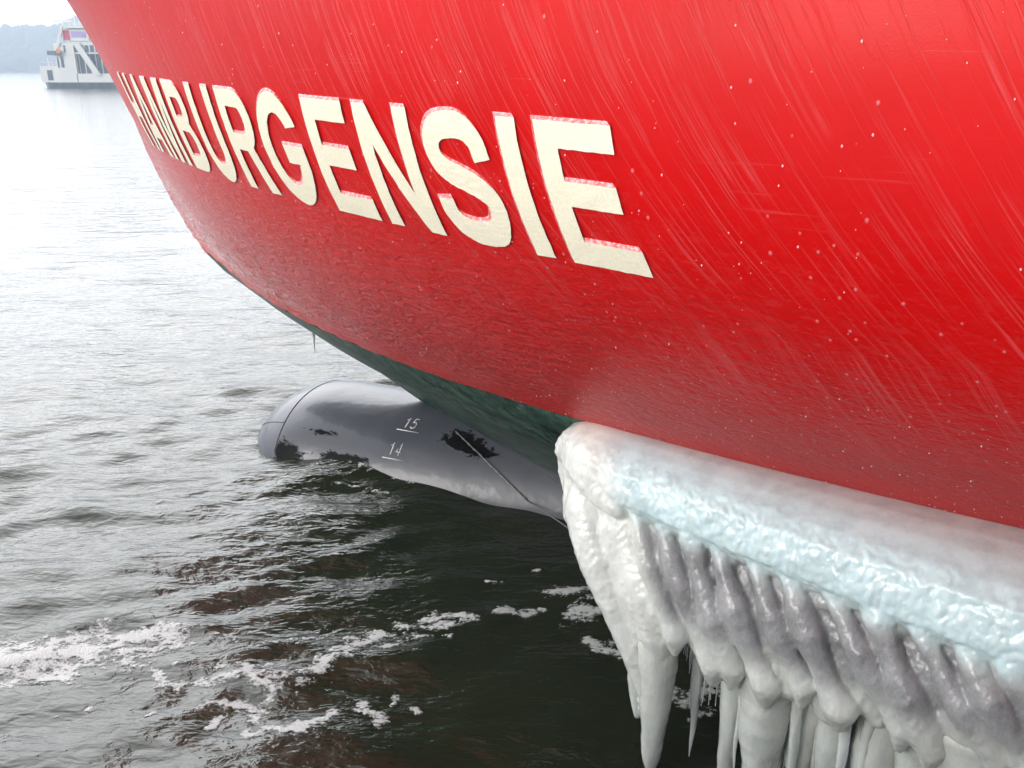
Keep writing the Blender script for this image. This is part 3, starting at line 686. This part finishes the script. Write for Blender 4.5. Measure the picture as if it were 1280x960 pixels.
# ------------------------------------------------------------------ water
dirs = []
r2 = np.random.default_rng(11)
for lam, amp, n in ((3.2, .022, 5), (1.7, .016, 7), (.95, .0135, 9), (.5, .0075, 11)):
    for i in range(n):
        th = math.radians(-82+r2.normal()*34); l = lam*r2.uniform(.75, 1.3); dirs.append((math.cos(th)*2*math.pi/l, math.sin(th)*2*math.pi/l, amp*r2.uniform(.6, 1.3)*.62, r2.uniform(0, 6.28), l))
def wave(x, y, res=None):
    x = np.asarray(x, float); y = np.asarray(y, float); r = np.hypot(x, y)
    wx = x+.25*perlin(x*.7, y*.7, 4.); wy = y+.25*perlin(x*.7, y*.7, 8.); h = 0
    env = .75+.5*fbm(x*.25, y*.25, 2., 2)
    rs = .05 if res is None else res
    for kx, ky, a, ph, l in dirs:
        f = np.clip((l/np.maximum(rs, 1e-3)-2.5)/3, 0, 1)
        s = np.sin(kx*wx+ky*wy+ph); h = h+a*f*(s+.25*(s*s))
    h = h*env
    # water heaped against the bulb, calmer in the lee of the hull
    h = h+.13*np.exp(-(((x+1.75)/.75)**2+((y-8.75)/.38)**2))+.05*np.exp(-(((x+.9)/.5)**2+((y-8.35)/.25)**2))
    lee = sstep(.8, -1.2, x)*.55+.45
    return h*np.where(r < 14, lee, 1.)
rad = np.concatenate([[.3, 1, 1.8, 2.4], np.arange(2.9, 12, .035), 12*np.exp(np.arange(1, 330)*.0148), ])
rad = rad[rad < 1450]; rad = np.append(rad, 1480.)
ang = np.concatenate([np.radians(np.arange(-62, 50, .30)), np.radians(np.arange(50, 298, 4.))])   # from +Y, clockwise
Rm, Tm = np.meshgrid(rad, ang, indexing='ij'); Xw, Yw = Rm*np.sin(Tm), Rm*np.cos(Tm)
resm = np.maximum(np.gradient(rad)[:, None]*np.ones_like(Tm), Rm*np.where(np.cos(Tm) > .4, .0053, .07))
Zw = wave(Xw, Yw, resm)
Pw = np.stack([Xw, Yw, Zw], -1).reshape(-1, 3); Fw = gridf(len(rad), len(ang), wrap=True, flip=False)
cidx = len(Pw); 
w_ = mesh_obj('water', Pw, Fw, M['water']); w_['kind'] = 'structure'
print('water', len(Pw))

# foam
FO = [ # strokes (x,y,halfwidth m, density) through image-read spots on the water
 ([(-60,840),(0,835),(60,822),(110,812)], .20, 1.0), ([(60,845),(150,815),(200,808)], .10, .75), ([(150,800),(190,790),(225,800)], .09, .9),
 ([(125,822),(190,838),(225,858)], .06, .65), ([(240,802),(290,800)], .04, .5), ([(250,850),(310,845),(345,862),(400,838),(430,815),(470,800)], .13, .62), ([(255,880),(300,876),(330,895)], .06, .7),
 ([(310,900),(325,922),(400,912),(415,895)], .055, .85), ([(430,800),(500,785),(560,778),(590,775)], .09, .55), ([(330,810),(400,795),(420,790)], .04, .5), ([(400,820),(520,800),(560,795)], .05, .55),
 ([(258,912),(275,903)], .035, 1.1), ([(455,890),(478,902)], .06, .85), ([(180,897),(190,890)], .025, 1.0), ([(110,890),(118,886)], .025, .9), ([(5,925),(10,922)], .02, 1.), ([(495,870),(490,882)], .03, .9), ([(517,894),(518,896)],.02,1.),
 ([(620,769),(668,765)], .035, .95), ([(673,764),(677,764)], .02, 1.), ([(610,728),(625,728)], .018, 1.), ([(665,716),(670,714)], .015, 1.), ([(685,745),(720,738),(750,742)], .05, .8), ([(715,770),(750,760),(780,770)], .10, .75), ([(735,803),(760,812),(790,825)], .07, .8),
 ([(840,870),(900,868),(960,880)], .12, .7), ([(400,592),(470,598),(520,610)], .06, .45), ([(420,610),(500,625)], .05, .35)]
gx, gy = np.meshgrid(np.arange(-4.9, 2.2, .0115), np.arange(4.2, 9.3, .0115), indexing='ij'); fld = np.full(gx.shape, -9.)
wxp = gx+.05*perlin(gx*5, gy*5, 1.)+.03*perlin(gx*14, gy*14, 2.); wyp = gy+.08*perlin(gx*5, gy*5, 5.)+.03*perlin(gx*14, gy*14, 6.)
for pts, hw, den in FO:
    W_ = [at(x, y, z=0.)[:2] for x, y in pts]
    for i in range(len(W_)-1):
        A0, B0 = W_[i], W_[i+1]; dv = B0-A0; L2 = dv@dv+1e-9
        t = np.clip(((wxp-A0[0])*dv[0]+(wyp-A0[1])*dv[1])/L2, 0, 1); ds = np.hypot(wxp-A0[0]-t*dv[0], (wyp-A0[1]-t*dv[1])*.72)
        fld = np.maximum(fld, (1-ds/hw)+(den-.6)*1.3)
nz = fbm(gx*6, gy*10, 3., 5)+.35*fbm(gx*30, gy*40, 6., 3)
val = fld+nz*1.5-.42
mask = val > 0
# speckles of foam drifting about
sp = perlin(gx*11, gy*14, 7.)+.6*perlin(gx*2.2, gy*2.2, 9.); near = np.exp(-((gy-5.6-(gx+1)*.05)/.55)**2)*(gx < -.7)
mask |= (sp*near > .86); val = np.maximum(val, (sp*near-.86)*3)
nx, ny = gx.shape; th_ = .003+.005*np.clip(val, 0, 1)**.5*(1+.45*perlin(gx*22, gy*22, 3.)+.3*perlin(gx*60, gy*60, 3.))
gz = wave(gx, gy)+np.where(mask, th_, -.004)
cell = mask[:-1, :-1] & mask[1:, :-1] & mask[1:, 1:] & mask[:-1, 1:]
pad = mask[:-1, :-1] | mask[1:, :-1] | mask[1:, 1:] | mask[:-1, 1:]
ii, jj = np.nonzero(pad); Fq = np.stack([ii*ny+jj, (ii+1)*ny+jj, (ii+1)*ny+jj+1, ii*ny+jj+1], -1)
used, inv = np.unique(Fq, return_inverse=True); Vf = np.stack([gx, gy, gz], -1).reshape(-1, 3)[used]
o = mesh_obj('foam', Vf, inv.reshape(-1, 4), M['foam'], origin=(-1.5, 5.6, 0), col_attr={'Cover': np.repeat(np.clip(val, 0, 1).reshape(-1, 1)[used], 3, 1)}); tag(o, 'white lacy foam drifting on the river near the hull', 'foam', kind='stuff'); print('foam', len(Vf))

# ------------------------------------------------------------------ ferry
fp = at(52, 110, z=0.); FY = fp[1]; SC = (at(152, 110, z=0.)-fp)[0]/100
ferry = empty('harbour_ferry', (fp[0]+8, FY, 0), 'white harbour ferry with slate hull and slanted white struts, far off on the river', 'ferry')
M['white'] = plain('white_ship_paint', (.80, .80, .78), .4, nscale=2, var=.05); M['slate'] = plain('slate_hull_paint', (.10, .14, .17), .5, nscale=2)
M['glass'] = plain('dark_window_glass', (.09, .12, .15), .12, nscale=1); M['orange'] = plain('orange_ring', (.8, .3, .04), .5); M['pinkred'] = plain('red_banner', (.75, .05, .12), .5); M['violet'] = plain('violet_banner', (.45, .35, .7), .5)
def fb(px0, px1, py0, py1, y0=0., y1=5., skew=0.):     # box given by its outline on the photo-facing side
    b = MB(); b.box(fp[0]+(px0-52)*SC, fp[0]+(px1-52)*SC, FY+y0, FY+y1, (110-py1)*SC, (110-py0)*SC, skew=skew); return b
v = []
prof = [(50, 0.0), (54, .5), (62, 1.), (160, 1.), (190, .9)]
for px, w in prof:
    X = fp[0]+(px-52)*SC; yc = FY+3.2; hw = 3.4*w+.15
    v += [(X, yc-hw, (110-103.5)*SC), (X, yc+hw, (110-103.5)*SC), (X+.2, yc+hw*.8, -.5), (X+.2, yc-hw*.8, -.5)]
f = []
for i in range(len(prof)-1):
    for k in range(4): f.append((i*4+k, i*4+(k+1) % 4, i*4+4+(k+1) % 4, i*4+4+k))
f += [(0, 1, 2, 3), tuple((len(prof)-1)*4+k for k in (3, 2, 1, 0))]
mesh_obj('hull', v, f, M['slate'], ferry, smooth=False)
b = fb(51, 74, 84, 103.4, 1.0, 5.4); b.build('bow_bulwark', M['white'], ferry); fb(59.5, 66, 89, 101, .95, 1.02).build('gate', M['glass'], ferry)
b = MB()
for k in range(6): b.tube([(fp[0]+(52+k*4-52)*SC, FY+1., (110-84)*SC), (fp[0]+(52+k*4-52)*SC, FY+1., (110-79.5)*SC)], .05, 6)
b.tube([(fp[0], FY+1., (110-79.5)*SC), (fp[0]+22*SC, FY+1., (110-79.5)*SC)], .05, 6); b.build('railing', M['white'], ferry)
dk = fb(74, 98, 58, 103.4, .6, 5.8); house = dk.build('deckhouse', M['white'], ferry)
fb(97, 190, 93, 103.4, .6, 5.8).build('side_bulwark', M['white'], ferry)
fb(98, 190, 70, 93, 1.6, 5.0).build('saloon', M['glass'], ferry)
fb(80, 83.5, 73, 86, .54, .62).build('window', M['glass'], house); fb(75.5, 77.5, 74, 86, .54, .62).build('window', M['glass'], house); fb(86, 88, 60, 68, .54, .62).build('window', M['glass'], house)
b = fb(97, 190, 57, 70, .8, 5.6); ud = b.build('upper_deck', M['white'], ferry)
for k in range(14): fb(98.5+k*6.5, 103+k*6.5, 60, 68, .72, .81).build('window', M['glass'], ud)
# slanted struts
for (x0, y0, x1, y1) in ((102, 57, 124, 95), (88, 38, 79, 62), (150, 57, 172, 95)):
    b = MB(); X0, Z0, X1, Z1 = fp[0]+(x0-52)*SC, (110-y0)*SC, fp[0]+(x1-52)*SC, (110-y1)*SC
    wv = 4*SC if y0 > 50 else 2.0*SC
    b.add([(X0-wv, FY+.3, Z0), (X0+wv, FY+.3, Z0), (X1+wv, FY+.3, Z1), (X1-wv, FY+.3, Z1), (X0-wv, FY+.7, Z0), (X0+wv, FY+.7, Z0), (X1+wv, FY+.7, Z1), (X1-wv, FY+.7, Z1)], [(0,1,2,3),(4,7,6,5),(0,4,5,1),(1,5,6,2),(2,6,7,3),(3,7,4,0)])
    b.build('strut', M['white'], ferry)
fb(66, 82, 66.5, 71.5, .0, 5.9).build('awning', M['slate'], ferry); fb(78, 83, 64, 69, -.1, -.02).build('lifebuoy', M['orange'], ferry)
fb(88, 190, 38, 40.5, .4, 6).build('roof', M['white'], ferry); fb(90, 190, 41, 56.9, 1.2, 5.4).build('wheelhouse', M['white'], ferry)
bn = fb(86, 118, 42, 55, .9, 1.0).build('banner', M['white'], ferry); fb(87, 95, 43, 54, .82, .88).build('red_panel', M['pinkred'], bn, ) ; fb(97, 115, 44, 51, .82, .88).build('violet_panel', M['violet'], bn)
b = MB(); q0 = lambda x, y: (fp[0]+(x-52)*SC, FY+3, (110-y)*SC)
b.tube([q0(98, 40), q0(99, 24)], .12, 6); b.build('mast', M['white'], ferry)
b = MB(); b.tube([q0(84, 40), q0(84, 32)], .3, 6); b.box(fp[0]+(73-52)*SC, fp[0]+(95-52)*SC, FY+2.8, FY+3.2, (110-33)*SC, (110-30.5)*SC); b.build('radar', M['white'], ferry)

b = MB()
for k in range(12): b.box(fp[0]+(100+k*7-52)*SC, fp[0]+(100.9+k*7-52)*SC, FY+1.5, FY+1.62, (110-93)*SC, (110-70)*SC)
b.build('mullions', M['white'], ferry)
b = MB()
for k in range(16): b.tube([q0(86+k*5, 38), q0(86+k*5, 34)], .04, 5)
b.tube([q0(86, 34), q0(166, 34)], .05, 5); b.tube([q0(86, 36), q0(166, 36)], .03, 5); b.build('railing', M['white'], ferry)
for p0_, p1_ in (((91, 33), (91, 27)), ((104, 40), (104, 30)), ((57, 84), (57, 74))):
    b = MB(); b.tube([q0(*p0_), q0(*p1_)], .07, 5); b.build('antenna', M['white'], ferry)
for k in range(1, 9):
    b = MB(); b.box(fp[0]+(54+k*11-52)*SC, fp[0]+(57+k*11-52)*SC, FY-.35, FY+.0, (110-107)*SC, (110-103.8)*SC); b.build('fender', M['glass'], ferry)
# ------------------------------------------------------------------ added snowy landing stage, out of view, bounces light onto the hull
b = MB(); b.box(-14, 16, -16, 1.5, 2.2, 2.55); b.box(-14, 16, 1.51, 1.58, 1.7, 2.46)
for k in range(8): b.box(-13.6+k*4, -13.2+k*4, .3, .7, -1.2, 2.2)
q_ = b.build('added_quay', plain('bounce_snow', (.74, .75, .77), .7, nscale=1.5, var=.08)); q_['kind'] = 'structure'
# ------------------------------------------------------------------ far shore : hill with woods and houses
def hill_h(x, y):
    base = 42+10*fbm(x*.004, y*.004, 1., 3)*1.2+7*sstep(-560, -470, x)-9*sstep(-440, -900, x)*0-6*sstep(-500, -540, x)
    return base*sstep(925, 1120, y)*(1-.0*x)
hx, hy = np.meshgrid(np.arange(-1300, 1301, 20.), np.concatenate([[915., 930], np.arange(950, 1400, 18.)]), indexing='ij')
hz = hill_h(hx, hy)-.5*(hy < 916)
M['soil'] = plain('wooded_slope', (.05, .055, .04), .9, nscale=.02)
o = mesh_obj('hill', np.stack([hx, hy, hz], -1).reshape(-1, 3), gridf(hx.shape[0], hx.shape[1]), M['soil']); o['kind'] = 'structure'
bmq = bmesh.new(); bmesh.ops.create_icosphere(bmq, subdivisions=2, radius=1); sv = np.array([v.co[:] for v in bmq.verts]); sf = np.array([[v.index for v in f.verts] for f in bmq.faces]); bmq.free()
nt_ = 1700; tx = np.concatenate([rng.uniform(-700, -330, 1000), rng.uniform(-1250, 1250, nt_-1000)]); ty = rng.uniform(935, 1180, nt_); tz = hill_h(tx, ty)
tr = rng.uniform(3.5, 7.5, nt_); Vt = []
for x, y, z, r in zip(tx, ty, tz, tr):
    s = sv*(1+.28*perlin(sv[:, 0]*2+x, sv[:, 1]*2+y, sv[:, 2]*2)[:, None]); Vt.append(s*np.array([r, r, r*1.25])+np.array([x, y, z+r*.9]))
Ft = (sf[None]+(np.arange(nt_)*len(sv))[:, None, None]).reshape(-1, 3)
o = mesh_obj('woodland', np.concatenate(Vt), Ft, plain('bare_winter_wood', (.055, .06, .045), .9, nscale=.1, var=.35)); tag(o, 'far wooded slope across the river fading into blue haze', 'woodland', kind='stuff')
def house(px, py, w, h, d, lab):
    for y0 in np.arange(930., 1200, 3):
        X, Y, Z = at(px, py, Y=y0)
        if hill_h(X, y0) > Z-h/2-4: break
    r = empty('house', (X, y0, Z-h/2), lab, 'house', None)
    b = MB(); b.box(X-w/2, X+w/2, y0-d/2, y0+d/2, Z-h/2-5, Z+h/2); wl = b.build('wall', M['white'], r)
    b = MB(); v = [(X-w/2-.5, y0-d/2-.5, Z+h/2), (X+w/2+.5, y0-d/2-.5, Z+h/2), (X+w/2+.5, y0+d/2+.5, Z+h/2), (X-w/2-.5, y0+d/2+.5, Z+h/2), (X-w/2-.5, y0, Z+h/2+w*.22), (X+w/2+.5, y0, Z+h/2+w*.22)]
    b.add(v, [(0,1,5,4),(2,3,4,5),(0,4,3),(1,2,5),(0,3,2,1)]); b.build('roof', plain('grey_roof', (.2, .2, .22), .6), r)
    for k in range(3):
        b = MB(); b.box(X-w*.38+k*w*.3, X-w*.38+k*w*.3+w*.14, y0-d/2-.15, y0-d/2+.1, Z-h*.15, Z+h*.25); b.build('window', M['glass'], wl)
house(8, 42, 6, 5, 8, 'small white house on the far hillside, nearest the left edge')
house(68, 41.5, 5, 4.5, 8, 'small white house on the far hillside, above the ferry bow')
house(59, 44, 7, 2.6, 8, 'low wide white house on the far hillside, left of the one above the ferry')

# ------------------------------------------------------------------ haze
m, n, p = nodes('winter_haze'); n.nodes.remove(p); pv = N(n, 'ShaderNodeVolumePrincipled'); n.links.new(pv.outputs[0], n.nodes['Material Output'].inputs['Volume'])
pv.inputs['Color'].default_value = (.72, .85, 1, 1); pv.inputs['Density'].default_value = .0011; pv.inputs['Anisotropy'].default_value = .0
b = MB(); b.box(-1500, 1500, -1500, 1500, -3.2, 75); o = b.build('haze', m); tag(o, 'pale winter haze over the river', 'haze', kind='stuff')
